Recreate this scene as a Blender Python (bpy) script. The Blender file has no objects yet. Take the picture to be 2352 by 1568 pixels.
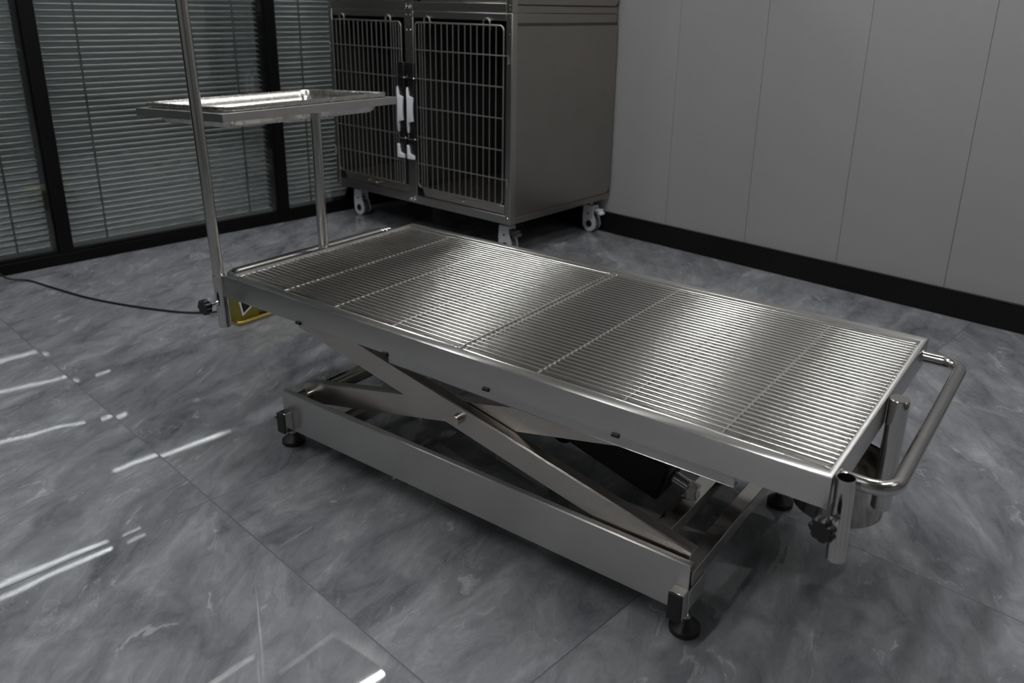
import bpy, bmesh, math, random
from mathutils import Vector, Matrix
random.seed(7)
sc = bpy.context.scene
COL = sc.collection
pi = math.pi
R = math.radians

# ------------------------------------------------------------------ helpers
class MB:
    """collects shapes and links them as ONE mesh object"""
    def __init__(s): s.v = []; s.f = []
    def add(s, vs, fs, M=None):
        n = len(s.v)
        s.v += [tuple((M @ Vector(v))) if M else tuple(v) for v in vs]
        s.f += [tuple(i + n for i in f) for f in fs]
        return s
    def box(s, x0, x1, y0, y1, z0, z1, M=None):
        vs = [(x0,y0,z0),(x1,y0,z0),(x1,y1,z0),(x0,y1,z0),(x0,y0,z1),(x1,y0,z1),(x1,y1,z1),(x0,y1,z1)]
        return s.add(vs, [(0,3,2,1),(4,5,6,7),(0,1,5,4),(1,2,6,5),(2,3,7,6),(3,0,4,7)], M)
    def tube(s, pts, r, seg=12, closed=False, cap=True, M=None):
        P = [Vector(p) for p in pts]; n = len(P)
        T = []
        for i in range(n):
            a = P[i-1] if (i > 0 or closed) else P[i]
            b = P[(i+1) % n] if (i < n-1 or closed) else P[i]
            T.append((b - a).normalized())
        up = Vector((0,0,1)) if abs(T[0].z) < .9 else Vector((1,0,0))
        N = (up - T[0]*up.dot(T[0])).normalized()
        vs = []
        for i in range(n):
            if i: N = (N - T[i]*N.dot(T[i])).normalized()
            B = T[i].cross(N)
            k = r[i] if isinstance(r, (list, tuple)) else r
            for j in range(seg):
                a = 2*pi*j/seg
                vs.append(P[i] + N*(k*math.cos(a)) + B*(k*math.sin(a)))
        fs = []
        m = n if closed else n-1
        for i in range(m):
            for j in range(seg):
                a = i*seg + j; b = i*seg + (j+1) % seg
                c = ((i+1) % n)*seg + (j+1) % seg; d = ((i+1) % n)*seg + j
                fs.append((a, b, c, d))
        if cap and not closed:
            fs.append(tuple(range(seg-1, -1, -1))); fs.append(tuple(range((n-1)*seg, n*seg)))
        return s.add(vs, fs, M)
    def lathe(s, prof, seg=32, M=None):
        """closed or open profile of (r, z) about the z axis"""
        vs = []; fs = []
        n = len(prof)
        for (r, z) in prof:
            for j in range(seg):
                a = 2*pi*j/seg; vs.append((max(r,1e-5)*math.cos(a), max(r,1e-5)*math.sin(a), z))
        for i in range(n-1):
            for j in range(seg):
                fs.append((i*seg+j, i*seg+(j+1) % seg, (i+1)*seg+(j+1) % seg, (i+1)*seg+j))
        return s.add(vs, fs, M)
    def prism(s, poly, w0, w1, fn, M=None):
        n = len(poly)
        vs = [fn(u, v, w0) for u, v in poly] + [fn(u, v, w1) for u, v in poly]
        fs = [tuple(range(n-1, -1, -1)), tuple(range(n, 2*n))]
        for i in range(n):
            fs.append((i, (i+1) % n, n+(i+1) % n, n+i))
        return s.add(vs, fs, M)
    def ring(s, hx, hy, prof, cx=0, cy=0, M=None):
        """mitred rectangular sweep: prof = closed list of (dx, dy, z), insets from the half sizes"""
        n = len(prof); vs = []; fs = []
        for (sx, sy) in ((-1,-1),(1,-1),(1,1),(-1,1)):
            for (dx, dy, z) in prof: vs.append((cx + sx*(hx-dx), cy + sy*(hy-dy), z))
        for c in range(4):
            d = (c+1) % 4
            for i in range(n):
                j = (i+1) % n
                fs.append((c*n+i, d*n+i, d*n+j, c*n+j))
        return s.add(vs, fs, M)
    def rloft(s, loops, n=6, cap0=False, cap1=False, M=None):
        """loft of rounded rectangles (hx, hy, r, z)"""
        vs = []; fs = []
        for (hx, hy, r, z) in loops:
            for (sx, sy, a0) in ((1,1,0),(-1,1,90),(-1,-1,180),(1,-1,270)):
                for k in range(n+1):
                    a = R(a0 + 90*k/n)
                    vs.append((sx*(hx-r) + r*math.cos(a), sy*(hy-r) + r*math.sin(a), z))
        m = 4*(n+1)
        for i in range(len(loops)-1):
            for j in range(m):
                fs.append((i*m+j, i*m+(j+1) % m, (i+1)*m+(j+1) % m, (i+1)*m+j))
        if cap0: fs.append(tuple(range(m-1, -1, -1)))
        if cap1: fs.append(tuple(range((len(loops)-1)*m, len(loops)*m)))
        return s.add(vs, fs, M)
    def build(s, name, mat, parent=None, loc=None, rotz=0, bevel=0, smooth=35):
        me = bpy.data.meshes.new(name)
        me.from_pydata(s.v, [], s.f)
        bm = bmesh.new(); bm.from_mesh(me)
        bmesh.ops.recalc_face_normals(bm, faces=bm.faces)
        bm.to_mesh(me); bm.free()
        for p in me.polygons: p.use_smooth = True
        me.set_sharp_from_angle(angle=R(smooth))
        me.materials.append(mat)
        o = bpy.data.objects.new(name, me); COL.objects.link(o)
        if parent: o.parent = parent
        if loc: o.location = loc
        if rotz: o.rotation_euler = (0, 0, rotz)
        if bevel:
            b = o.modifiers.new('bevel', 'BEVEL'); b.width = bevel; b.segments = 2
            b.limit_method = 'ANGLE'; b.angle_limit = R(40); b.harden_normals = False
        return o

def cylM(p0, p1):
    d = Vector(p1) - Vector(p0)
    return Matrix.Translation(p0) @ d.to_track_quat('Z', 'Y').to_matrix().to_4x4()
def cyl(mb, p0, p1, r, seg=24):
    mb.tube([p0, p1], r, seg); return mb
def fillet(pts, rad, n=8):
    P = [Vector(p) for p in pts]; out = [P[0]]
    for i in range(1, len(P)-1):
        a = (P[i-1]-P[i]); b = (P[i+1]-P[i]); la = a.length; lb = b.length
        a.normalize(); b.normalize()
        th = a.angle(b); d = min(rad/math.tan(th/2), la*.49, lb*.49); r = d*math.tan(th/2)
        c = P[i] + (a+b).normalized()*(r/math.sin(th/2))
        s0 = P[i]+a*d - c; s1 = P[i]+b*d - c
        for k in range(n+1):
            t = k/n; ang = s0.angle(s1)
            v = (s0*math.sin((1-t)*ang) + s1*math.sin(t*ang))/math.sin(ang)
            out.append(c+v)
    out.append(P[-1]); return out
def empty(name, loc=(0,0,0), rotz=0):
    o = bpy.data.objects.new(name, None); COL.objects.link(o)
    o.location = loc; o.rotation_euler = (0,0,rotz); o.empty_display_size = .05
    return o
def tag(o, label, cat, group=None):
    o['label'] = label; o['category'] = cat
    if group: o['group'] = group
    return o
def struct(o): o['kind'] = 'structure'; return o
def copy_tree(o, parent=None):
    c = o.copy(); COL.objects.link(c)
    if parent: c.parent = parent
    for ch in list(o.children): copy_tree(ch, c)
    return c

# ------------------------------------------------------------------ materials
def nmat(name):
    m = bpy.data.materials.new(name); m.use_nodes = True
    nt = m.node_tree; b = nt.nodes['Principled BSDF']
    return m, nt, b
def L(nt, a, b): nt.links.new(a, b)
def plain(name, col, rough=.5, metal=0, spec=.5, noise=0, nscale=40, coat=0):
    m, nt, b = nmat(name)
    b.inputs['Base Color'].default_value = (*col, 1); b.inputs['Roughness'].default_value = rough
    b.inputs['Metallic'].default_value = metal; b.inputs['Specular IOR Level'].default_value = spec
    b.inputs['Coat Weight'].default_value = coat
    if noise:
        tc = nt.nodes.new('ShaderNodeTexCoord'); n = nt.nodes.new('ShaderNodeTexNoise')
        n.inputs['Scale'].default_value = nscale; n.inputs['Detail'].default_value = 4
        mx = nt.nodes.new('ShaderNodeMix'); mx.data_type = 'RGBA'
        L(nt, tc.outputs['Object'], n.inputs['Vector']); L(nt, n.outputs['Fac'], mx.inputs['Factor'])
        mx.inputs[6].default_value = (*[c*(1-noise) for c in col], 1); mx.inputs[7].default_value = (*[min(1, c*(1+noise)) for c in col], 1)
        L(nt, mx.outputs[2], b.inputs['Base Color'])
    return m
def steel(name, col=(.58,.57,.55), rough=.3, brush=(1,1,1), bump=0, var=.25, aniso=0, axis=None, nscale=60, blotch=.0):
    """stainless steel; brush stretches the grain of the brushing"""
    m, nt, b = nmat(name)
    b.inputs['Metallic'].default_value = 1
    tc = nt.nodes.new('ShaderNodeTexCoord'); mp = nt.nodes.new('ShaderNodeMapping'); mp.inputs['Scale'].default_value = brush
    n = nt.nodes.new('ShaderNodeTexNoise'); n.inputs['Scale'].default_value = nscale; n.inputs['Detail'].default_value = 3
    L(nt, tc.outputs['Object'], mp.inputs['Vector']); L(nt, mp.outputs['Vector'], n.inputs['Vector'])
    mr = nt.nodes.new('ShaderNodeMapRange'); mr.inputs['To Min'].default_value = rough*(1-var); mr.inputs['To Max'].default_value = rough*(1+var)
    L(nt, n.outputs['Fac'], mr.inputs['Value']); L(nt, mr.outputs['Result'], b.inputs['Roughness'])
    n2 = nt.nodes.new('ShaderNodeTexNoise'); n2.inputs['Scale'].default_value = 9; n2.inputs['Detail'].default_value = 5
    L(nt, tc.outputs['Object'], n2.inputs['Vector'])
    mx = nt.nodes.new('ShaderNodeMix'); mx.data_type = 'RGBA'
    k = .06 + blotch
    mx.inputs[6].default_value = (*[c*(1-k) for c in col], 1); mx.inputs[7].default_value = (*[c*(1+k) for c in col], 1)
    L(nt, n2.outputs['Fac'], mx.inputs['Factor']); L(nt, mx.outputs[2], b.inputs['Base Color'])
    if bump:
        bp = nt.nodes.new('ShaderNodeBump'); bp.inputs['Strength'].default_value = bump; bp.inputs['Distance'].default_value = .001
        L(nt, n.outputs['Fac'], bp.inputs['Height']); L(nt, bp.outputs['Normal'], b.inputs['Normal'])
    if aniso:
        b.inputs['Anisotropic'].default_value = aniso
        tg = nt.nodes.new('ShaderNodeCombineXYZ')
        for i in range(3): tg.inputs[i].default_value = axis[i]
        L(nt, tg.outputs[0], b.inputs['Tangent'])
    return m
def emit(name, col, s):
    m, nt, b = nmat(name)
    b.inputs['Base Color'].default_value = (.8,.8,.8,1)
    b.inputs['Emission Color'].default_value = (*col, 1); b.inputs['Emission Strength'].default_value = s
    return m
def glass_mat():
    """flat architectural pane: clear transmission with its Fresnel reflection"""
    m, nt, b = nmat('pane_glass'); nt.nodes.remove(b)
    out = nt.nodes['Material Output']
    tr = nt.nodes.new('ShaderNodeBsdfTransparent'); tr.inputs['Color'].default_value = (.86,.90,.90,1)
    gl = nt.nodes.new('ShaderNodeBsdfGlossy'); gl.inputs['Roughness'].default_value = .004
    fr = nt.nodes.new('ShaderNodeFresnel'); fr.inputs['IOR'].default_value = 1.7
    mx = nt.nodes.new('ShaderNodeMixShader')
    L(nt, fr.outputs[0], mx.inputs[0]); L(nt, tr.outputs[0], mx.inputs[1]); L(nt, gl.outputs[0], mx.inputs[2])
    L(nt, mx.outputs[0], out.inputs['Surface'])
    return m

TX0, TY0, TS = .367, -.541, .7935         # tile grid of the floor, room frame
TSEED = 11.0
def floor_mat():
    m, nt, b = nmat('grey_marble_tile')
    N = nt.nodes.new
    def mth(op, a, c=None, d=None):
        n = N('ShaderNodeMath'); n.operation = op
        for i, v in enumerate((a, c, d)):
            if v is None: continue
            if isinstance(v, (int, float)): n.inputs[i].default_value = v
            else: L(nt, v, n.inputs[i])
        return n.outputs[0]
    tc = N('ShaderNodeTexCoord'); sp = N('ShaderNodeSeparateXYZ'); L(nt, tc.outputs['Object'], sp.inputs[0])
    u = mth('DIVIDE', mth('SUBTRACT', sp.outputs[0], TX0), TS); v = mth('DIVIDE', mth('SUBTRACT', sp.outputs[1], TY0), TS)
    fu = mth('FLOOR', u); fv = mth('FLOOR', v)
    # distance to the nearest seam, metres
    def edge(t, f):
        fr = mth('SUBTRACT', t, f); return mth('MULTIPLY', mth('MINIMUM', fr, mth('SUBTRACT', 1.0, fr)), TS)
    e = mth('MINIMUM', edge(u, fu), edge(v, fv))
    seam = N('ShaderNodeMapRange'); seam.inputs['From Min'].default_value = .0008; seam.inputs['From Max'].default_value = .0019
    L(nt, e, seam.inputs['Value'])
    cb = N('ShaderNodeCombineXYZ'); cb.inputs[2].default_value = 0
    fu = mth('ADD', fu, TSEED); L(nt, fu, cb.inputs[0]); L(nt, fv, cb.inputs[1])
    wn = N('ShaderNodeTexWhiteNoise'); wn.noise_dimensions = '2D'; L(nt, cb.outputs[0], wn.inputs['Vector'])
    # tile pattern lookup: rotate per column, offset per tile
    off = N('ShaderNodeVectorMath'); off.operation = 'MULTIPLY_ADD'
    L(nt, wn.outputs['Color'], off.inputs[0]); off.inputs[1].default_value = (9, 9, 9); L(nt, tc.outputs['Object'], off.inputs[2])
    ang = N('ShaderNodeCombineXYZ')
    L(nt, mth('ADD', mth('MULTIPLY', mth('SUBTRACT', wn.outputs['Value'], .5), .5), R(62)), ang.inputs[2])
    rot = N('ShaderNodeVectorRotate'); rot.rotation_type = 'EULER_XYZ'
    L(nt, off.outputs[0], rot.inputs['Vector']); L(nt, ang.outputs[0], rot.inputs['Rotation'])
    mp = N('ShaderNodeMapping'); mp.inputs['Scale'].default_value = (2.0, 4.2, 1); L(nt, rot.outputs[0], mp.inputs['Vector'])
    # domain warp
    w = N('ShaderNodeTexNoise'); w.inputs['Scale'].default_value = 1.6; w.inputs['Detail'].default_value = 5; L(nt, mp.outputs[0], w.inputs['Vector'])
    wv = N('ShaderNodeVectorMath'); wv.operation = 'MULTIPLY_ADD'; L(nt, w.outputs['Color'], wv.inputs[0]); wv.inputs[1].default_value = (.9,.9,.9); L(nt, mp.outputs[0], wv.inputs[2])
    n1 = N('ShaderNodeTexNoise'); n1.inputs['Scale'].default_value = 2.6; n1.inputs['Detail'].default_value = 12; n1.inputs['Roughness'].default_value = .66
    L(nt, wv.outputs[0], n1.inputs['Vector'])
    r1 = N('ShaderNodeValToRGB'); L(nt, n1.outputs['Fac'], r1.inputs[0])
    cr = r1.color_ramp; cr.elements[0].position = .30; cr.elements[0].color = (.112,.118,.130,1)
    cr.elements[1].position = .72; cr.elements[1].color = (.40,.412,.436,1)
    el = cr.elements.new(.46); el.color = (.208,.215,.231,1); el = cr.elements.new(.58); el.color = (.275,.283,.302,1)
    # pale flakes with hard borders
    n2 = N('ShaderNodeTexNoise'); n2.inputs['Scale'].default_value = 3.4; n2.inputs['Detail'].default_value = 12; n2.inputs['Roughness'].default_value = .66; n2.inputs['Distortion'].default_value = 1.1
    L(nt, wv.outputs[0], n2.inputs['Vector'])
    f2 = N('ShaderNodeMapRange'); f2.inputs['From Min'].default_value = .60; f2.inputs['From Max'].default_value = .66; L(nt, n2.outputs['Fac'], f2.inputs['Value'])
    m2 = N('ShaderNodeMix'); m2.data_type = 'RGBA'; m2.inputs[7].default_value = (.56,.57,.595,1)
    L(nt, mth('MULTIPLY', f2.outputs['Result'], .45), m2.inputs['Factor']); L(nt, r1.outputs['Color'], m2.inputs[6])
    # layered agate lines inside the flakes
    ban = mth('ABSOLUTE', mth('SUBTRACT', mth('FRACT', mth('MULTIPLY', n1.outputs['Fac'], 22.0)), .5))
    bl = N('ShaderNodeMapRange'); bl.inputs['From Min'].default_value = .0; bl.inputs['From Max'].default_value = .10; bl.inputs['To Min'].default_value = 1; bl.inputs['To Max'].default_value = 0
    L(nt, ban, bl.inputs['Value'])
    n4 = N('ShaderNodeTexNoise'); n4.inputs['Scale'].default_value = 1.3; n4.inputs['Detail'].default_value = 3; L(nt, mp.outputs[0], n4.inputs['Vector'])
    g4 = N('ShaderNodeMapRange'); g4.inputs['From Min'].default_value = .56; g4.inputs['From Max'].default_value = .66; L(nt, n4.outputs['Fac'], g4.inputs['Value'])
    m3 = N('ShaderNodeMix'); m3.data_type = 'RGBA'; m3.inputs[7].default_value = (.11,.114,.124,1)
    L(nt, mth('MULTIPLY', mth('MULTIPLY', bl.outputs['Result'], g4.outputs['Result']), .6), m3.inputs['Factor']); L(nt, m2.outputs[2], m3.inputs[6])
    # thin pale veins
    v1 = N('ShaderNodeTexNoise'); v1.inputs['Scale'].default_value = 1.9; v1.inputs['Detail'].default_value = 10; v1.inputs['Roughness'].default_value = .7; v1.inputs['Distortion'].default_value = .6
    L(nt, wv.outputs[0], v1.inputs['Vector'])
    vr = N('ShaderNodeMapRange'); vr.inputs['From Min'].default_value = .0; vr.inputs['From Max'].default_value = .0045; vr.inputs['To Min'].default_value = 1; vr.inputs['To Max'].default_value = 0
    L(nt, mth('ABSOLUTE', mth('SUBTRACT', v1.outputs['Fac'], .5)), vr.inputs['Value'])
    n5 = N('ShaderNodeTexNoise'); n5.inputs['Scale'].default_value = 2.7; n5.inputs['Detail'].default_value = 4; L(nt, off.outputs[0], n5.inputs['Vector'])
    g5 = N('ShaderNodeMapRange'); g5.inputs['From Min'].default_value = .50; g5.inputs['From Max'].default_value = .68; L(nt, n5.outputs['Fac'], g5.inputs['Value'])
    m4 = N('ShaderNodeMix'); m4.data_type = 'RGBA'; m4.inputs[7].default_value = (.62,.62,.63,1)
    L(nt, mth('MULTIPLY', mth('MULTIPLY', vr.outputs['Result'], g5.outputs['Result']), .7), m4.inputs['Factor']); L(nt, m3.outputs[2], m4.inputs[6])
    # grout
    m5 = N('ShaderNodeMix'); m5.data_type = 'RGBA'; m5.inputs[6].default_value = (.10,.10,.11,1)
    L(nt, seam.outputs['Result'], m5.inputs['Factor']); L(nt, m4.outputs[2], m5.inputs[7])
    L(nt, m5.outputs[2], b.inputs['Base Color'])
    rr = N('ShaderNodeMapRange'); rr.inputs['To Min'].default_value = .5; rr.inputs['To Max'].default_value = .022
    L(nt, seam.outputs['Result'], rr.inputs['Value']); L(nt, rr.outputs['Result'], b.inputs['Roughness'])
    b.inputs['IOR'].default_value = 1.5
    # every tile lies a hair out of level, and the polish is slightly wavy
    wb = N('ShaderNodeTexNoise'); wb.inputs['Scale'].default_value = 3.2; wb.inputs['Detail'].default_value = 2; L(nt, tc.outputs['Object'], wb.inputs['Vector'])
    t1 = N('ShaderNodeVectorMath'); t1.operation = 'SUBTRACT'; L(nt, wn.outputs['Color'], t1.inputs[0]); t1.inputs[1].default_value = (.5,.5,.5)
    t2 = N('ShaderNodeVectorMath'); t2.operation = 'SUBTRACT'; L(nt, wb.outputs['Color'], t2.inputs[0]); t2.inputs[1].default_value = (.5,.5,.5)
    s1 = N('ShaderNodeVectorMath'); s1.operation = 'MULTIPLY'; L(nt, t1.outputs[0], s1.inputs[0]); s1.inputs[1].default_value = (.014,.014,0)
    s2 = N('ShaderNodeVectorMath'); s2.operation = 'MULTIPLY'; L(nt, t2.outputs[0], s2.inputs[0]); s2.inputs[1].default_value = (.020,.020,0)
    ge = N('ShaderNodeNewGeometry')
    a1 = N('ShaderNodeVectorMath'); L(nt, s1.outputs[0], a1.inputs[0]); L(nt, s2.outputs[0], a1.inputs[1])
    a2 = N('ShaderNodeVectorMath'); L(nt, a1.outputs[0], a2.inputs[0]); L(nt, ge.outputs['Normal'], a2.inputs[1])
    nn = N('ShaderNodeVectorMath'); nn.operation = 'NORMALIZE'; L(nt, a2.outputs[0], nn.inputs[0])
    L(nt, nn.outputs[0], b.inputs['Normal'])
    return m

M = dict(
    floor=floor_mat(),
    wall=plain('grey_wall_panel', (.34,.34,.342), .55, noise=.04, nscale=260),
    wallplain=plain('painted_wall', (.24,.24,.24), .6),
    ceil=plain('ceiling_white', (.36,.36,.36), .7),
    black=plain('black_powder_coat', (.004,.004,.0045), .45, 0, .15),
    skirting=plain('black_skirting', (.006,.006,.0065), .35, 0, .3),
    panel=steel('brushed_panel', (.60,.59,.575), .34, (2,60,60), .04, .15, .75, (0,.7,.7)),
    top=steel('brushed_top_lit', (.62,.615,.60), .25, (2,60,60), .02, .12, .85, (0,1,0)),
    pan=steel('brushed_pan', (.60,.59,.57), .18, (2,60,60), .03, .12, .9, (0,1,0)),
    arm=steel('milled_arm', (.56,.53,.49), .30, (4,30,30), .03, .3, blotch=.12),
    mirror=steel('polished_steel', (.56,.54,.51), .10, (1,1,1), 0, .3),
    tube=steel('polished_tube', (.60,.585,.56), .15, (60,60,4), .02, .2),
    rod=steel('grate_rod', (.74,.73,.705), .14, (1,1,1), 0, .15),
    chrome=steel('chrome', (.75,.75,.74), .07, (1,1,1), 0, .1),
    cage=steel('cage_steel', (.40,.375,.345), .30, (40,40,3), .03, .15),
    cageface=steel('cage_face_steel', (.47,.465,.44), .32, (1,1,1), 0, .2),
    wtray=steel('waste_tray_steel', (.62,.575,.51), .32, (1,1,1), 0, .15),
    cagein_shade=plain('cage_interior_shade', (.055,.052,.048), .45, .3),  # near-black instead of steel: the shade inside the cage is in this colour
    wire=steel('cage_wire', (.48,.47,.46), .36, (1,1,1), 0, .1),
    rubber=plain('black_rubber', (.012,.012,.012), .55),
    knob=plain('black_plastic', (.010,.010,.010), .28),
    motor=plain('black_actuator', (.006,.006,.006), .35),
    white=plain('white_plastic', (.80,.81,.86), .35),
    grey=plain('grey_tyre', (.10,.105,.11), .5),
    slat=plain('grey_slat', (.86,.835,.785), .42),
    cord=plain('ladder_cord', (.33,.33,.32), .8),
    cable=plain('black_cable', (.010,.010,.010), .45),
    yellow=plain('yellow_enamel', (.22,.205,.03), .30, .25),
    brass=plain('gold_trim', (.72,.53,.16), .18, .9),
    dark=plain('recess_shade_and_black_hub', (.008,.008,.008), .6),  # black paints the shade inside openings; also the casters' own black hubs
    tray=steel('tray_steel', (.62,.605,.575), .27, (1,1,1), 0, .2),
    frame=steel('tray_frame_steel', (.60,.58,.57), .34, (3,60,60), .03, .15),
    glass=glass_mat(),
    beyond=plain('corridor_wall', (.16,.17,.175), .7),
)
LED_S = 80.0

# ------------------------------------------------------------------ camera
F_PX = 1874.942; CAM = Vector((.86050, -1.27479, .97370))
YAW, PIT, ROL = 2.1994854, .3294676, -.0171451
PPX, PPY = 20.13, -134.10
fwd = Vector((math.cos(YAW)*math.cos(PIT), math.sin(YAW)*math.cos(PIT), -math.sin(PIT)))
rt0 = Vector((math.sin(YAW), -math.cos(YAW), 0)); dn0 = fwd.cross(rt0)
c_, s_ = math.cos(ROL), math.sin(ROL)
rt = rt0*c_ + dn0*s_; dn = rt0*(-s_) + dn0*c_
cd = bpy.data.cameras.new('camera'); cam = bpy.data.objects.new('camera', cd); COL.objects.link(cam)
mw = Matrix((rt, -dn, -fwd)).transposed().to_4x4(); mw.translation = CAM
cam.matrix_world = mw
cd.sensor_fit = 'HORIZONTAL'; cd.sensor_width = 36; cd.lens = 36*F_PX/2352
cd.shift_x = -PPX/2352; cd.shift_y = PPY/2352
cd.clip_start = .02
cd.dof.use_dof = True; cd.dof.focus_distance = 1.55; cd.dof.aperture_fstop = 5.0
sc.camera = cam

# ------------------------------------------------------------------ room shell (room frame = world turned by ALPHA)
ALPHA = R(-7.4685)
XL, YB = -2.2974, 1.7227           # left glass partition, panelled back wall
XR, YF, ZC = 4.3, -3.4, 2.53
XO = -4.7                           # far wall of the room behind the partition
def rbuild(mb, name, mat, bevel=0, **k): return struct(mb.build(name, mat, None, None, ALPHA, bevel, **k))
fl = MB(); fl.add([(XO,YF,0),(XR,YF,0),(XR,YB+.1,0),(XO,YB+.1,0)], [(0,1,2,3)]); rbuild(fl, 'floor', M['floor'])
ce = MB(); ce.box(XO,XR,YF,YB+.1,ZC,ZC+.1); rbuild(ce, 'ceiling', M['ceil'])
wb = MB(); PW = .3742
wb.box(XL-.05, XR, YB+.008, YB+.09, 0, ZC)
k0 = math.ceil((XL+.8645)/PW) - 1
x = -.8645 + PW*k0
while x < XR:
    a, c = max(x+.0005, XL+.002), min(x+PW-.0005, XR)
    if c-a > .01: wb.box(a, c, YB, YB+.009, .088, ZC)
    x += PW
rbuild(wb, 'wall_back', M['wall'], bevel=.0008)
bb = MB(); bb.box(XL+.004, XR, YB-.011, YB-.0005, 0, .0905); bb.box(XL+.004, XR, YB-.0135, YB-.0005, .0905, .0935)
rbuild(bb, 'baseboard_back', M['skirting'], bevel=.001)
wr = MB(); wr.box(XR, XR+.1, YF, YB+.1, 0, ZC); rbuild(wr, 'wall_right', M['wallplain'])
wf = MB(); wf.box(XO, XR, YF-.1, YF, 0, ZC); rbuild(wf, 'wall_front', M['wallplain'])
wo = MB(); wo.box(XO-.1, XO, YF, YB+.1, 0, ZC); wo.box(XO, XL-.13, YB+.02, YB+.1, 0, ZC); rbuild(wo, 'wall_corridor', M['beyond'])
# black glazed partition
MUL = [-2.0605, -1.1215, -.1825, .7565, 1.6935]
pf = MB()
pf.box(XL-.10, XL, YF, YB-.012, 0, .042); pf.box(XL-.10, XL, YF, YB-.012, ZC-.06, ZC)
for y in MUL: pf.box(XL-.10, XL-.0003, y-.0245, y+.0245, .042, ZC-.06)
rbuild(pf, 'wall_left', M['black'], bevel=.0015)
edges = [YF] + MUL
wn = 0
for i in range(5):
    y0 = edges[i] + (.0245 if i else 0); y1 = edges[i+1]-.0245
    if y1 < y0+.05: continue
    wn += 1
    g = MB(); g.box(XL-.018, XL-.012, y0, y1, .042, ZC-.06)
    p = empty('window_%d' % wn); p.rotation_euler = (0,0,ALPHA); struct(p)
    o = g.build('glass_pane', M['glass'], p)
    bd = MB()                                                     # thin glazing bead around the pane
    bd.box(XL-.024, XL-.006, y0, y1, .042, .052); bd.box(XL-.024, XL-.006, y0, y1, ZC-.07, ZC-.06)
    bd.box(XL-.024, XL-.008, y0, y0+.004, .052, ZC-.07); bd.box(XL-.024, XL-.008, y1-.004, y1, .052, ZC-.07)
    bd.build('glazing_bead', M['black'], p)

# ------------------------------------------------------------------ venetian blinds behind the glass
def blind(y0, y1, cords, label):
    yc = (y0+y1)/2
    Rm = Matrix.Rotation(ALPHA, 4, 'Z')
    XB = XL-.062
    root = empty('venetian_blind', Rm @ Vector((XB, yc, .045)), ALPHA)
    hw = (y1-y0)/2 - .006
    sl = MB(); pitch = .02195; z = .9236 - pitch*38
    tilt = R(14); w = .0125
    while z < ZC-.12:
        if z > .075:
            vs = []; n = 5
            dy = random.uniform(-.0012,.0012); dt = tilt + random.uniform(-R(.7), R(.7)); dz = random.uniform(-.0004,.0004)
            for k in range(n):
                t = -1 + 2*k/(n-1); cx = w*t; cz = .0016*(1-t*t)
                xx = cx*math.cos(dt) + cz*math.sin(dt); zz = -cx*math.sin(dt) + cz*math.cos(dt)
                for s in (-hw+dy, hw+dy): vs.append((xx, s, z-.045+zz+dz))
            sl.add(vs, [(2*k, 2*k+2, 2*k+3, 2*k+1) for k in range(n-1)])
        z += pitch
    o = sl.build('slats', M['slat'], root, smooth=60)
    md = o.modifiers.new('thick', 'SOLIDIFY'); md.thickness = .0004
    br = MB(); br.box(-.010, .012, -hw, hw, .002, .019); br.build('bottom_rail', M['slat'], root, bevel=.002)
    hr = MB(); hr.box(-.014, .014, -hw, hw, ZC-.155, ZC-.11); hr.build('head_rail', M['slat'], root, bevel=.002)
    for y in cords:
        cd_ = MB()
        for xx in (.0145,): cd_.box(xx-.0008, xx+.0008, y-yc-.0035, y-yc+.0035, .018, ZC-.15)
        cd_.build('ladder_tape', M['cord'], root)
    return tag(root, label, 'blind', 'blinds behind the glass partition')
blind(-1.094, -.210, [-.335, -.97], 'grey slatted blind cut by the left picture edge, left of the first black mullion')
blind(-.155, .729, [-.013, .608], 'wide grey slatted blind behind the pole and tray, between two black mullions')
blind(.784, 1.666, [.926, 1.55], 'darker slatted blind in the corner, partly behind the steel cages')

# ------------------------------------------------------------------ lift table
H = .4031; HW = .2974; HL = .65
table = tag(empty('lift_table', (0,0,0)), 'low stainless steel scissor lift examination table in the middle of the tiled floor', 'table')
tf = MB()
prof = [(0,0,.3558),(0,0,.4012),(.0006,.0006,.4025),(.002,.002,.4031),(.0082,.0205,.4031),(.0088,.0218,.4022),(.0088,.0218,.3940),
        (.0088,.0300,.3935),(.0088,.0300,.3700),(.0070,.0285,.3700),(.0070,.0285,.3915),(.0070,.0200,.3920),(.0070,.0195,.4010),(.0020,.0020,.4005),(.0018,.0018,.3558)]
tf.ring(HL, HW, prof); tfo = tf.build('top_frame', M['panel'], table)
tfo.data.materials.append(M['top'])
for p in tfo.data.polygons:
    if p.normal.z > .8 and p.center.z > .40 and abs(p.center.y) > .27: p.material_index = 1      # lighter, smoother copy of the steel puts brightness into the long rims
pn = MB(); zx, zo = .3722, .3665; dcx, dcy = .5685, -.0015
vs = [(-.6425,-.2685,zx),(.6425,-.2685,zx),(.6425,.2685,zx),(-.6425,.2685,zx),(dcx-.03,dcy-.02,zo),(dcx+.03,dcy-.02,zo),(dcx+.03,dcy+.02,zo),(dcx-.03,dcy+.02,zo)]
fs = [(0,1,5,4),(1,2,6,5),(2,3,7,6),(3,0,4,7),(4,5,6,7)]
n0 = len(vs); vs += [(a, b_, z-.0015) for a, b_, z in vs]; fs += [tuple(i+n0 for i in reversed(f)) for f in fs]
fs += [(i, (i+1) % 4, (i+1) % 4+n0, i+n0) for i in range(4)]
pn.add(vs, fs); pn.build('drain_pan', M['pan'], table, smooth=1)
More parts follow.
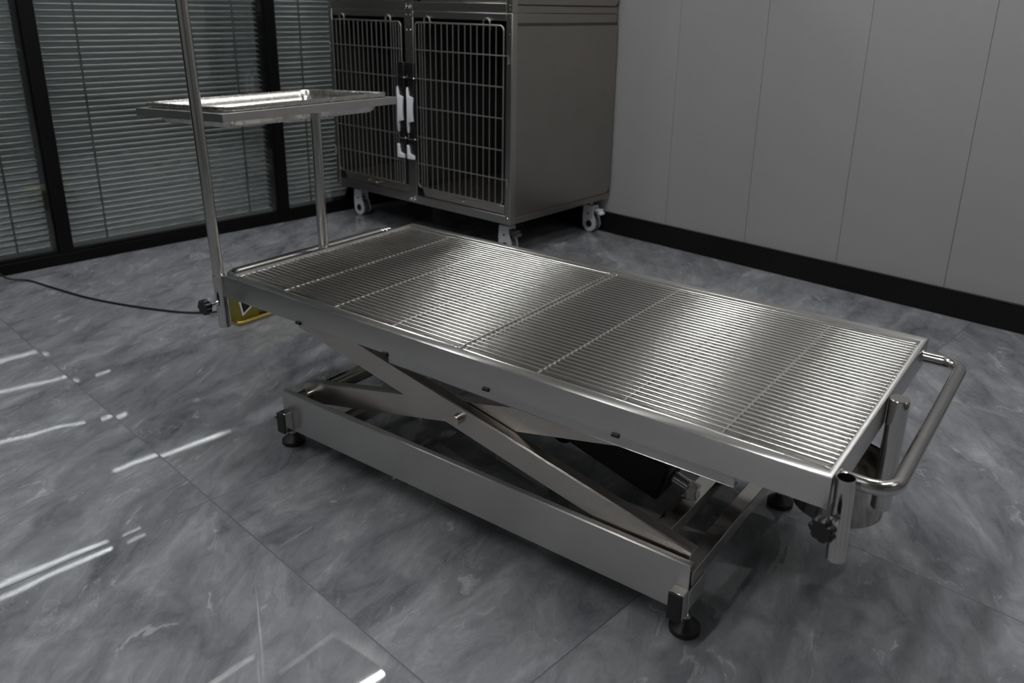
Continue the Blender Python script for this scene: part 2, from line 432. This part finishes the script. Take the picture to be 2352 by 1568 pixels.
dr = MB(); dr.prism([(dcx + (.009 if math.cos(a) > 0 else -.009) + .0095*math.cos(a), dcy + .0095*math.sin(a)) for a in [2*pi*(k+.5)/24 for k in range(24)]], zo+.0001, zo+.0006, lambda u,v,w:(u,v,w))
dr.build('drain_hole_shade', M['dark'], table)  # flat black plate painting the dark of the drain opening
# black rods that paint the shade of the mounting slots under the skirt
for x in (-.4042, -.1581, .081, .3331):
    s_mb = MB(); s_mb.tube([(x-.006,-HW-.0004,.3555),(x+.006,-HW-.0004,.3560)], .0036, 10)
    o = s_mb.build('mounting_slot_shade', M['dark'], table)
for sg in (-1, 1):
    uf = MB()
    a, c = sorted((sg*.2832, sg*.2800)); uf.box(-.165, .519, a, c, .3305, .3662)
    a, c = sorted((sg*.2832, sg*.268)); uf.box(-.165, .519, a, c, .3290, .3305)
    uf.build('under_frame', M['panel'], table, bevel=.0008)
for sg in (-1,1):                                                # inner stiffening channels that carry the arm ends
    sk = MB(); a, c = sorted((sg*.243, sg*.205)); sk.box(-.50, .49, a, c, .3640, .3655)
    sk.build('top_channel', M['arm'], table)

# scissor arms
PX, PZ = -.0219, .2458; AH = .0234
def arm(ang, y0, sgn, s0, s1, name='scissor_arm'):
    m = MB(); Mx = Matrix.Translation((PX, 0, PZ)) @ Matrix.Rotation(-ang, 4, 'Y')
    def b(sa, sb, ya, yb, ta, tb):
        a, c = sorted((y0+sgn*ya, y0+sgn*yb)); m.box(sa, sb, a, c, ta, tb, Mx)
    b(s0, s1, 0, .003, -AH, AH); b(s0, s1, .003, .0235, AH-.003, AH); b(s0, s1, .003, .0235, -AH, -AH+.003)
    return m.build(name, M['arm'], table, bevel=.0008)
for sg in (-1, 1):
    arm(R(-12.02), sg*.250, -sg, -.45, .481)
    arm(R(12.1), sg*.2245, -sg, -.481, .45)
for sg in (-1, 1):
    p = MB(); a = Vector((PX, sg*.262, PZ)); b_ = Vector((PX, sg*.198, PZ))
    p.tube([a, a-Vector((0,sg*.0012,0)), b_], [.0088,.0098,.0098], 24); p.build('pivot_pin', M['arm'], table)
gp = MB(); gp.prism([(-.075,.250),(.0665,.2215),(.099,.1956),(.095,.186),(-.075,.2215)], -.193, -.1905, lambda u,v,w:(u,w,v))
gp.build('gusset_plate', M['arm'], table, bevel=.0006)
for (x, z) in ((-.474,.1475),):
    ax = MB(); ax.tube([(x,-.252,z),(x,.252,z)], .009, 14); ax.build('roller_axle', M['mirror'], table)
# base
BX0, BX1, BY, BZ0, BZ1 = -.5166, .4615, .2694, .0702, .1589
for sg in (-1, 1):
    m = MB()
    for (ya, yb, za, zb) in ((0,.0025,BZ0,BZ1),(.0025,.0145,BZ1-.0025,BZ1),(.0025,.0145,BZ0,BZ0+.0025)):
        a, c = sorted((sg*(BY-ya), sg*(BY-yb))); m.box(BX0, BX1, a, c, za, zb)
    m.build('base_rail', M['panel'], table, bevel=.0009)
for (x0, x1, z0, z1) in ((.432,.4605,.112,.138),(.332,.366,.082,.108),(-.5155,-.488,.112,.140),(-.42,-.39,.0727,.0995)):
    m = MB(); m.box(x0, x1, -.2548, .2548, z0, z1); m.build('cross_beam', M['mirror'], table, bevel=.0015)
for (xa, xb, fx, z0, z1) in ((.4390,.4628,.4440,.068,.1108),(-.5110,-.4860,-.5474,.0705,.1110)):
    for sg in (-1, 1):
        ft = MB()
        a, c = sorted((sg*.2886, sg*.2697)); ft.box(xa, xb, a, c, z0, z1+.006)
        x0_, x1_ = min(xa, fx-.012), max(xb, fx+.012)
        a, c = sorted((sg*.2664, sg*.205)); ft.box(xa, xb, a, c, BZ0+.003, z1)
        if fx < xa: ft.box(x0_, xa+.004, a, c, BZ0+.003, BZ0+.008)
        foot = ft.build('leveling_foot', M['tube'], table, bevel=.0012)
        ec = MB(); a, c = sorted((sg*.2935, sg*.2887)); ec.box(xa-.0005, xb+.0005, a, c, z0-.0005, z1+.0065)
        ec.build('end_cap', M['rubber'], foot, bevel=.002)
        st = MB(); st.tube([(fx, sg*.226, .024), (fx, sg*.226, BZ0+.004)], .005, 14); st.tube([(fx, sg*.226, .026), (fx, sg*.226, .033)], .0085, 6)
        st.build('threaded_stud', M['chrome'], foot)
        pd = MB(); pd.lathe([(0,0),(.0245,0),(.0262,.002),(.0262,.0095),(.0245,.0115),(.014,.0195),(.008,.025),(0,.025)], 36, Matrix.Translation((fx, sg*.226, .0004)))
        pd.build('rubber_pad', M['rubber'], foot)
# actuator under the top
am = MB(); Am = Matrix.Translation((.190, 0, .155)) @ Matrix.Rotation(R(15.7), 4, 'Y')
am.box(-.14, .115, -.043, .043, -.040, .040, Am); act = am.build('actuator', M['motor'], table, bevel=.006)
cv = MB(); cv.tube([Am @ Vector((.115,0,0)), Am @ Vector((.152,0,0))], .0135, 20); cv.box(.148,.170,-.011,.011,-.011,.011, Am)
cv.build('clevis', M['chrome'], act, bevel=.002)
mo = MB(); mo.tube([(-.002,.075,.085),(-.002,.135,.085)], .030, 28); mo.build('motor_housing', M['motor'], act)
# left and right push handles
for sg in (-1, 1):
    m = MB(); x0, x1 = sg*.6495, sg*.717; z = .3835
    if sg < 0: x1 = -.706
    m.tube(fillet([(x0,-.252,z),(x1,-.252,z),(x1,.250,z),(x0,.250,z)], .036, 10), .0107, 18)
    for y in (-.252, .250):
        m.tube([(x0+sg*.0007,y,z),(x0+sg*.0025,y,z)], .0135, 18)
    m.build('push_handle', M['tube'], table)
# sockets for the accessory poles
LEAN = Vector((-.8088, -.5881, 0))*.0254
def socket(x, y, z0, z1, r, lean=1, cap=False, knob=None, name='pole_socket'):
    d = LEAN*lean
    p0 = Vector((x,y,z0)) + d*(z0-.4031); p1 = Vector((x,y,z1)) + d*(z1-.4031)
    m = MB()
    if cap:
        m.tube([p0, p1-Vector((0,0,.0012)), p1], [r, r, r-.001], 28)
    else:
        m.tube([p0, p1], r, 28, cap=False); m.tube([p0, p1-Vector((0,0,.0004))], r-.0013, 28, cap=False)
        n = 28; base = 0
        m.f += [(n+j, n+(j+1) % n, 3*n+(j+1) % n, 3*n+j) for j in range(n)]
        m.f += [(j, (j+1) % n, 2*n+(j+1) % n, 2*n+j) for j in range(n)]
    so = m.build(name, M['tube'], table)
    if knob:
        kz, kx, ky = knob
        a = Vector((x, y, kz)) + d*(kz-.4031)
        kk = MB(); c = Vector((kx, ky, kz-.0015))
        dirv = (c-a).normalized(); Mk = cylM(c, c+dirv)
        poly = []
        for j in range(70):
            t = 2*pi*j/70; dd = (t % (2*pi/7)) - pi/7; rr = .0115*math.cos(dd) + math.sqrt(.0062**2 - (.0115*math.sin(dd))**2); poly.append((rr*math.cos(t), rr*math.sin(t)))
        for (sa, sb, za, zb) in ((.80,1,-.0085,-.006),(1,1,-.006,.004),(1,.86,.004,.0065)):
            kk.add([(u*sa, v*sa, za) for u, v in poly] + [(u*sb, v*sb, zb) for u, v in poly], [(j, (j+1) % 70, 70+(j+1) % 70, 70+j) for j in range(70)], Mk)
        kk.add([(u*.8, v*.8, -.0085) for u, v in poly], [tuple(range(70))], Mk); kk.add([(u*.86, v*.86, .0065) for u, v in poly], [tuple(range(70))], Mk)
        kk.tube([c-dirv*.0085, c-dirv*.014], .008, 18)
        ko = kk.build('clamp_knob', M['knob'], so)
        sm = MB(); sm.tube([a+dirv*(r-.001), c-dirv*.012], .0035, 12); sm.tube([a+dirv*(r-.0005), a+dirv*(r+.005)], .0068, 6)
        sm.build('knob_screw', M['chrome'], ko)
    return so
socket(-.6640, -.2990, .285, .4045, .0134, knob=(.3445,-.6600,-.3430))
socket(.6640, -.2830, .279, .4031, .0127, lean=1, knob=(.3455,.6545,-.3270))
socket(.6662, .0005, .208, .4031, .0155, lean=0, cap=True, name='capped_post')
socket(-.6640, -.0045, .300, .4031, .0136, lean=0)

# ------------------------------------------------------------------ wire grates lying in the top
def grate(x0, x1, rods, label):
    g = empty('wire_grate', ((x0+x1)/2, 0, .3935)); ox = (x0+x1)/2
    def T(x, y, z): return (x-ox, y, z-.3935)
    yE = .2678
    for sg in (-1, 1):
        fr = MB(); pts = fillet([T(x0+.003, sg*.252, .3945), T(x0+.0015, sg*yE, .3970), T(x1-.0015, sg*yE, .3970), T(x1-.003, sg*.252, .3945)], .008, 6)
        fr.tube(pts, .0035, 12); fr.build('edge_rod', M['rod'], g)
    for x in rods:
        m = MB(); m.tube([T(x,-.2652,.3964), T(x,.2652,.3964)], .0033, 12); m.build('cross_rod', M['rod'], g)
    n = 38; proto = None
    for i in range(n):
        y = -.2505 + i*(.2505+.2545)/(n-1)
        if proto is None:
            m = MB(); m.tube([T(x0,0,.3981), T(x0+.0006,0,.3981), T(x1-.0006,0,.3981), T(x1,0,.3981)], [.0018,.0024,.0024,.0018], 14); proto = m.build('bar', M['rod'], g); proto.location.y = y
        else:
            c = proto.copy(); COL.objects.link(c); c.parent = g; c.location.y = y
    return tag(g, label, 'grate', 'wire grates on the table top')
grate(-.6415, -.0045, (-.6370,-.4876,-.3317,-.1709,-.0095), 'stainless wire grate at the pole and tray end of the table top')
grate(.0000, .6412, (.0045,.1629,.3242,.4856,.6360), 'stainless wire grate at the open handle end of the table top, over the drain hole')

# ------------------------------------------------------------------ drip pole clamped in the near left socket
b0 = Vector((-.6640,-.2990,.4031)); 
pole = empty('support_pole', b0 + LEAN*(.290-.4031) + Vector((0,0,.290-.4031)))
pm = MB(); top = LEAN*1.40 + Vector((0,0,1.40))
pm.tube([(0,0,0), top], .0119, 28); pm.build('tube', M['tube'], pole)
for sg in (-1, 1):
    hk = MB(); hk.tube(fillet([top-Vector((0,0,.01)), top+Vector((0,sg*.07,0)), top+Vector((0,sg*.085,.035))], .015, 6), .004, 10)
    hk.build('hook', M['chrome'], pole)
tag(pole, 'tall polished steel pole rising past the tray from the near left corner of the table', 'pole')

# ------------------------------------------------------------------ instrument stand and tray
stand = empty('tray_stand', (-.6640,-.0045,.303))
m = MB(); m.tube([(0,0,0),(0,0,.424)], .0120, 28); m.build('post', M['tube'], stand)
Bp, Cp = Vector((-.6806,-.2389,.743)), Vector((-.6591,.2612,.743))
uy = (Cp-Bp).normalized(); ux = uy.cross(Vector((0,0,1)))
mid = (Bp+Cp)/2; DP = .370; LT = (Cp-Bp).length
dro = math.atan(.019/DP)
axd = (ux*math.cos(dro) + Vector((0,0,math.sin(dro)))).normalized()
nz = axd.cross(uy).normalized()
cen = mid - axd*(DP/2)
Mt = Matrix((axd, uy, nz)).transposed().to_4x4(); Mt.translation = cen
Ms = Matrix.Translation(-Vector(stand.location)) @ Mt
m = MB()
m.ring(DP/2, LT/2, [(0,0,-.0180),(0,0,-.0006),(.0006,.0006,0),(.0195,.0195,0),(.0195,.0195,-.0015),(.0016,.0016,-.0015),(.0016,.0016,-.0180)], M=Ms)
m.build('tray_frame', M['frame'], stand)
wl = MB(); wl.tube([(-.004,0,.421),(-.004,0,.4265)], .0135, 20)
tag(stand, 'steel post with rectangular bracket frame fixed at the middle of the table\'s left end', 'stand')
tr = empty('instrument_tray', cen + nz*.0060)
Mr = Matrix.Translation(-Vector(tr.location)) @ Matrix.Translation(nz*.0060) @ Mt
hx, hy = DP/2-.011, LT/2-.011
m = MB()
outer = [(hx-.0005,hy-.0005,.030,-.0018),(hx,hy,.030,.001),(hx-.0006,hy-.0006,.030,.0056),(hx-.002,hy-.002,.030,.0066),(hx-.0090,hy-.0090,.026,.0060),(hx-.0115,hy-.0115,.025,.0035),
         (hx-.0160,hy-.0160,.026,-.012),
         (hx-.020,hy-.020,.026,-.026),(hx-.023,hy-.023,.027,-.035),(hx-.031,hy-.031,.028,-.0405)]
inn = [(a, b_, r, z-.0012) for a, b_, r, z in reversed(outer)]
m.rloft(outer, 8, cap1=True, M=Mr)
o2 = [(hx-.0005,hy-.0005,.030,-.0018),(hx-.0014,hy-.0014,.030,.001),(hx-.0060,hy-.0060,.027,.0044),(hx-.0080,hy-.0080,.025,.0020),(hx-.0095,hy-.0095,.025,-.0056),(hx-.0175,hy-.0175,.026,-.012),(hx-.0212,hy-.0212,.026,-.0265),(hx-.024,hy-.024,.027,-.0362),(hx-.031,hy-.031,.028,-.0418)]
m.rloft(o2, 8, cap1=True, M=Mr)
m.build('pan', M['tray'], tr, smooth=40)
tag(tr, 'shallow polished steel instrument tray resting in the bracket above the table\'s left end', 'tray')

# ------------------------------------------------------------------ drain bucket under the right end
bk = empty('drain_bucket', (.577,.108,.117))
m = MB(); r0, r1, hh = .078, .084, .097
m.lathe([(0,0),(r0-.004,0),(r0,.004),(r1,hh-.003),(r1+.003,hh-.002),(r1+.0035,hh),(r1+.0015,hh+.0015),(r1-.0012,hh-.001),(r0-.0012,.005),(r0-.006,.0015),(0,.0015)], 56)
m.build('bowl', M['mirror'], bk)
for sg in (-1, 1):
    hg = MB(); hg.box(-.010, .010, sg*(r1+.003)-.001, sg*(r1+.003)+.001, .055, .2485)
    hg.build('hanger_strap', M['mirror'], bk)
tag(bk, 'small polished steel bucket hanging under the right end of the table', 'bucket')

# ------------------------------------------------------------------ foot pedal and its cable on the floor at the left
pdl = empty('foot_pedal', (-1.262,.218,0))
m = MB(); m.prism([(-.060,.004),(-.006,.004),(-.001,.012),(0,.095),(-.012,.112),(-.060,.09)], -.076, .14, lambda u,v,w:(u,w,v)); m.build('housing', M['yellow'], pdl, bevel=.004)
m = MB(); m.tube(fillet([(-.055,-.083,.0075),(.006,-.083,.0075),(.006,.147,.0075),(-.055,.147,.0075)], .012, 6), .0072, 12); m.build('base_rim', M['brass'], pdl)
c = Vector((-.010,.093))
def dia(k): return [(-.0125,.0285),( -.0125+ .052*1,.0285+.030),( -.0125+.052-.034,.0285+.030+.050),(-.0125-.034,.0285+.050)]
D0 = [(-.0655,.0265),(-.0200,.0540),(-.0470,.0880),(-.0740,.0760)]
cx_ = sum(p[0] for p in D0)/4; cy_ = sum(p[1] for p in D0)/4
m = MB(); m.prism(D0, .0003, .0014, lambda u,v,w:(w,u,v)); wh = m.build('white_sign_border', M['white'], pdl)
m = MB(); m.prism([(cx_+(u-cx_)*.74, cy_+(v-cy_)*.74) for u, v in D0], .0014, .0022, lambda u,v,w:(w,u,v)); m.build('black_sign_patch', M['knob'], pdl)
m = MB(); m.box(-.004,.0035,-.001,.025,.006,.024); m.build('pedal_hinge', M['knob'], pdl, bevel=.003)
tag(pdl, 'yellow foot pedal on the floor, half hidden behind the table\'s left end', 'foot pedal')
m = MB()
cp = [(-2.262,-.215,.30),(-2.258,-.20,.16),(-2.245,-.14,.03),(-2.20,-.075,.0045),(-2.0595,-.0585,.004),(-1.8656,-.0349,.004),(-1.677,.0137,.004),(-1.5188,.0732,.004),(-1.440,.120,.005),(-1.345,.168,.02)]
def crom(P, n=8):
    P = [Vector(p) for p in P]; out = []
    for i in range(len(P)-1):
        a = P[max(i-1,0)]; b = P[i]; c2 = P[i+1]; d = P[min(i+2,len(P)-1)]
        for k in range(n):
            t = k/n
            out.append(.5*((2*b)+(c2-a)*t+(2*a-5*b+4*c2-d)*t*t+(3*b-a-3*c2+d)*t*t*t))
    out.append(P[-1]); return out
m.tube(crom(cp), .0036, 10)
tag(m.build('power_cable', M['cable']), 'thin black cable running across the floor from the partition to the foot pedal', 'cable')

# ------------------------------------------------------------------ steel cages in the corner
CW, CD, CB = 1.083, .6675, .1577
TH = -.0798553
C0 = Vector((-.9828, 1.1818, 0))
UR = [-.5123,-.4893,-.4741,-.4578,-.4251,-.3946,-.3615,-.3293,-.2985,-.2672,-.2341,-.2026,-.1704,-.1376,-.1051,-.0731,-.0373]
UL = [-1.0494,-1.0214,-.9938,-.9634,-.9318,-.9005,-.8711,-.8420,-.8117,-.7818,-.7508,-.7201,-.6898,-.6598,-.6436,-.6286,-.6115,-.5982]
HZ = [.635,.523,.408,.289,.178]          # cross wires above the cage bottom
def caster(cage, x, y, brake):
    o = MB(); zc = .0375 - CB; rW = .0372
    # white side plates
    for ya in (-.0205, .0165):
        poly = []
        for k in range(15): a = R(-185 + 190*k/14); poly.append((.0350*math.cos(a), zc + .0350*math.sin(a)))
        poly += [(.030,zc+.026),(.021,zc+.046),(.019,-.046+.012),(.019,-.036),(-.033,-.036),(-.037,zc+.038)]
        o.prism(poly, y+ya, y+ya+.004, lambda u,v,w:(x+u,w,v))
    o.box(x-.033, x+.020, y-.019, y+.019, -.046, -.036)
    ca = o.build('caster', M['white'], cage, bevel=.0015)
    w = MB(); w.tube([(x,y-.0155,zc),(x,y-.012,zc),(x,y+.012,zc),(x,y+.0155,zc)], [.033,rW,rW,.033], 36); w.build('wheel', M['grey'], ca)
    h = MB(); h.tube([(x,y-.0225,zc),(x,y+.0225,zc)], .0158, 24); h.build('hub_cap', M['dark'], ca)
    h = MB(); h.tube([(x-.006,y-.0222,zc+.047),(x-.006,y+.0222,zc+.047)], .0045, 12); h.build('bolt', M['dark'], ca)
    s2 = MB(); s2.tube([(x-.006,y,-.036),(x-.006,y,-.0005)], .008, 14); s2.tube([(x-.006,y,-.006),(x-.006,y,-.0005)], .020, 18); s2.build('swivel_stem', M['chrome'], ca)
    if brake:
        b = MB(); b.box(x+.014, x+.052, y-.018, y+.016, -.062, -.050); b.box(x+.038, x+.062, y-.016, y+.014, -.074, -.061)
        b.build('brake_pedal', M['white'] if brake == 1 else M['grey'], ca, bevel=.004)
def latch(door, u, mir, z):
    """white and black lever latch: back plate, pinched grip, tail"""
    la = MB(); la.box(u-.020, u+.020, -.020, -.004, .187-z, .585-z)
    lo = la.build('latch', M['knob'], door, bevel=.004)
    g = MB()
    zs = [.300,.318,.345,.352,.372,.400,.428,.446,.453,.470,.486]
    le = [-.018,-.017,-.013,-.012,-.0085,-.007,-.0085,-.0125,-.014,-.018,-.019]     # hollowed outer edge
    re = [-.014,-.010,-.003,.022,.022,.022,.022,.022,-.004,-.011,-.015]
    vs = []
    for zz, l_, r_ in zip(zs, le, re):
        dpt = -.026 - .012*math.sin(pi*(zz-.30)/.186)
        for (dx, dy) in ((l_,0),(r_,0),(r_,.010),(l_,.010)): vs.append((u+dx, dpt+dy, zz-z))
    n = len(zs)-1; fs = [(k*4+j, k*4+(j+1) % 4, (k+1)*4+(j+1) % 4, (k+1)*4+j) for k in range(n) for j in range(4)]
    fs += [(3,2,1,0), tuple(n*4+j for j in range(4))]
    g.add(vs, fs); g.prism([(u-.019,.194-z),(u+.021,.194-z),(u+.021,.209-z),(u+.004,.213-z),(u-.006,.217-z),(u-.012,.246-z),(u-.019,.252-z)], -.032, -.021, lambda a,b_,w:(a,w,b_))
    g.build('latch_grip', M['white'], lo, bevel=.0012)
    for zz in (.277, .523):
        pn_ = MB(); pn_.tube(fillet([(u-.024,-.012,zz+.012-z),(u-.018,-.023,zz-z),(u+.026,-.023,zz-z),(u+.030,-.006,zz-z)], .006, 4), .0032, 10); pn_.build('latch_pin', M['chrome'], lo)
def door(cage, U, hinge, loops):
    u0, u1 = min(U), max(U); z0, z1 = .0765, .740
    fr = MB(); zc = (z0+z1)/2
    fr.tube(fillet([(u0,-.004,zc),(u0,-.004,z1),(u1,-.004,z1),(u1,-.004,z0),(u0,-.004,z0),(u0,-.004,zc+.001)], .018, 6), .0035, 10)
    for i, z in enumerate(HZ):
        a, b_ = u0, u1
        if i in (0, 4):
            if hinge > 0: b_ = u1 + .026
            else: a = u0 - .020
        fr.tube([(a,-.0085,z),(b_,-.0085,z)], .0024, 10)
    for (ua, ub) in loops:
        fr.tube(fillet([(ua,-.004,z1-.02),(ua,-.006,z1+.024),(ub,-.006,z1+.024),(ub,-.004,z1-.02)], (ub-ua)*.49, 8), .0032, 10)
    d = fr.build('door', M['wire'], cage)
    for u in sorted(U)[1:-1]:
        b = MB(); b.tube([(u,-.0052,z0),(u,-.0052,z1)], .0024, 8); b.build('bar', M['wire'], d)
    return d
def cage_unit(z0, label, casters):
    cg = empty('cage_unit', (C0.x, C0.y, z0), TH)
    ZT = .783
    fm = MB()                                                     # polished face frame with rivets
    t = .030
    fm.box(-.029, 0, 0, t, 0, ZT); fm.box(-CW, -CW+.026, 0, t, 0, ZT); fm.box(-.581, -.530, 0, t, 0, ZT)
    fm.box(-CW+.026, -.029, .0005, t, 0, .034); fm.box(-CW+.026, -.029, .0005, t, .757, ZT)
    fm.build('face_frame', M['cageface'], cg, bevel=.002)
    for (xa, xb) in ((-.029,-.003),(-CW+.003,-CW+.026)):
        for (za, zb) in ((0,.026),(.748,ZT-.001)):
            sr = MB(); sr.box(xa, xb, t+.0005, CD-.004, za, zb); sr.build('side_rail', M['cage'], cg, bevel=.002)
    for u in (-.012, -.556+.012, -.556-.012, -CW+.012):
        for z in (.012,.026,.71,.768):
            rv = MB(); rv.lathe([(0,.0022),(.0022,.0018),(.0034,0)], 10, Matrix.Translation((u,0,z)) @ Matrix.Rotation(R(90), 4, 'X'))
            rv.build('rivet', M['chrome'], cg)
    def sidepoly():
        r = .035; P = [(t*.9,.030),(CD-r,.030)]
        for k in range(7): a = R(-90+90*k/6); P.append((CD-r+r*math.cos(a), .030+r+r*math.sin(a)))
        return P + [(CD,.738),(t*.9,.738)]
    for (a, b_) in ((-.003,.0), (-CW,-CW+.003)):
        s_ = MB(); s_.prism(sidepoly(), a, b_, lambda u,v,w:(w,u,v)); s_.build('side_panel', M['cage'], cg, bevel=.0025)
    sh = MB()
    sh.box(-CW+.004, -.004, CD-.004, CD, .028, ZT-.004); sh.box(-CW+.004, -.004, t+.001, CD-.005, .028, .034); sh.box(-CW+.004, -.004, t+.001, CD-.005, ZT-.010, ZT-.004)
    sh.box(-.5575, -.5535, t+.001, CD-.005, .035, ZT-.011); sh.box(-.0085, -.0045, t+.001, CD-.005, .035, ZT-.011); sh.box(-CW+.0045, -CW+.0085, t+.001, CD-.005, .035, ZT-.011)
    sh.build('inner_shell', M['cagein_shade'], cg)
    for (a, b_) in ((-1.050,-.588),(-.522,-.040)):               # pull-out waste trays
        dt = MB(); dt.prism([(a+.03,.036),(b_,.036),(b_,.071),(a+.016,.071)], .010, .45, lambda u,v,w:(u,w,v)); dto = dt.build('waste_tray', M['wtray'], cg, bevel=.002)
        hd = MB(); c2 = (a+b_)/2
        hd.tube(fillet([(c2-.035,.011,.055),(c2-.035,-.006,.055),(c2+.035,-.006,.055),(c2+.035,.011,.055)], .008, 5), .003, 8); hd.build('tray_handle', M['wire'], dto)
    for u in (-.567,-.547):
        bh = MB(); bh.tube([(u,.001,.013),(u,-.007,.013),(u,-.009,.013)], [.0075,.0075,.005], 14); bh.build('bolt_head', M['chrome'], cg)
    dR = door(cg, UR, 1, [(-.4578,-.4251),(-.1376,-.1051)]); dL = door(cg, UL, -1, [(-.9938,-.9634),(-.6898,-.6598)])
    latch(dR, -.532, 1, 0); latch(dL, -.592, -1, 0)
    for z in (HZ[0], HZ[4]):
        for u in (-.012, -CW+.013):
            hp = MB(); hp.tube([(u,-.0085,z-.030),(u,-.0085,z+.006)], .0042, 10); hp.box(u-.006,u+.006,-.006,.001,z-.028,z-.012)
            hp.build('hinge_pin', M['chrome'], cg)
    if casters:
        for (x, y, br) in ((-.070,.640,1),(-1.046,.112,0),(-.100,.105,2),(-1.02,.600,0)): caster(cg, x, y, br)
    return tag(cg, label, 'cage', 'stacked steel cages')
cage_unit(CB, 'lower double-door steel animal cage on white casters in the room corner', True)
cage_unit(CB+.7835, 'upper steel animal cage cut off by the top picture edge, stacked on the lower one', False)

# ------------------------------------------------------------------ ceiling light strips
Rm = Matrix.Rotation(ALPHA, 4, 'Z')
def led(x0, y0, x1, y1, label, k=1.0):
    mat = emit('led_light', (1.0,.995,.985), LED_S*k)
    a, b_ = Vector((x0,y0,ZC-.03)), Vector((x1,y1,ZC-.03)); d = b_-a; ln = d.length
    o = empty('light_strip', Rm @ ((a+b_)/2), ALPHA + math.atan2(d.y, d.x))
    m = MB(); m.box(-ln/2, ln/2, -.011, .011, -.008, .004); m.build('diffuser', mat, o)
    m = MB(); m.box(-ln/2-.004, ln/2+.004, -.019, .019, .004, .0298); m.build('housing', M['white'], o)
    tag(o, label, 'light')
    return o
LEDS = [(-2.01,.10,.935,1.0,'ceiling light strip nearest the glass partition'),
        (-.480,-.42,.52,1.7,'ceiling light strip above the table'),
        (.380,.68,1.62,1.0,'ceiling light strip above the table\'s right end'),
        (1.40,.16,1.16,1.0,'ceiling light strip to the right of the table'),
        (2.37,.45,1.39,.3,'ceiling light strip second from the right wall'),
        (3.17,.65,1.07,.3,'ceiling light strip nearest the right wall'),
        (.28,-2.5,-1.2,1.9,'ceiling light strip behind the viewer'),
        (-1.62,-1.75,-.55,.7,'ceiling light strip near the glass partition, in front of the table')]
for (x, y0, y1, k, lb) in LEDS: led(x, y0, x, y1, lb, k)
led(-3.35, -2.6, -3.35, 1.2, 'added light strip behind the partition, brightening the blinds')  # added lamp, unseen: brightens the blinds behind the glass

# ------------------------------------------------------------------ world, view
w = bpy.data.worlds.new('world'); sc.world = w; w.use_nodes = True
w.node_tree.nodes['Background'].inputs[0].default_value = (.02,.02,.02,1)
sc.view_settings.view_transform = 'Standard'; sc.view_settings.look = 'None'
sc.view_settings.exposure = 0.25; sc.view_settings.gamma = 1
sc.view_settings.use_curve_mapping = False
sc.cycles.max_bounces = 10; sc.cycles.glossy_bounces = 6; sc.cycles.transparent_max_bounces = 16
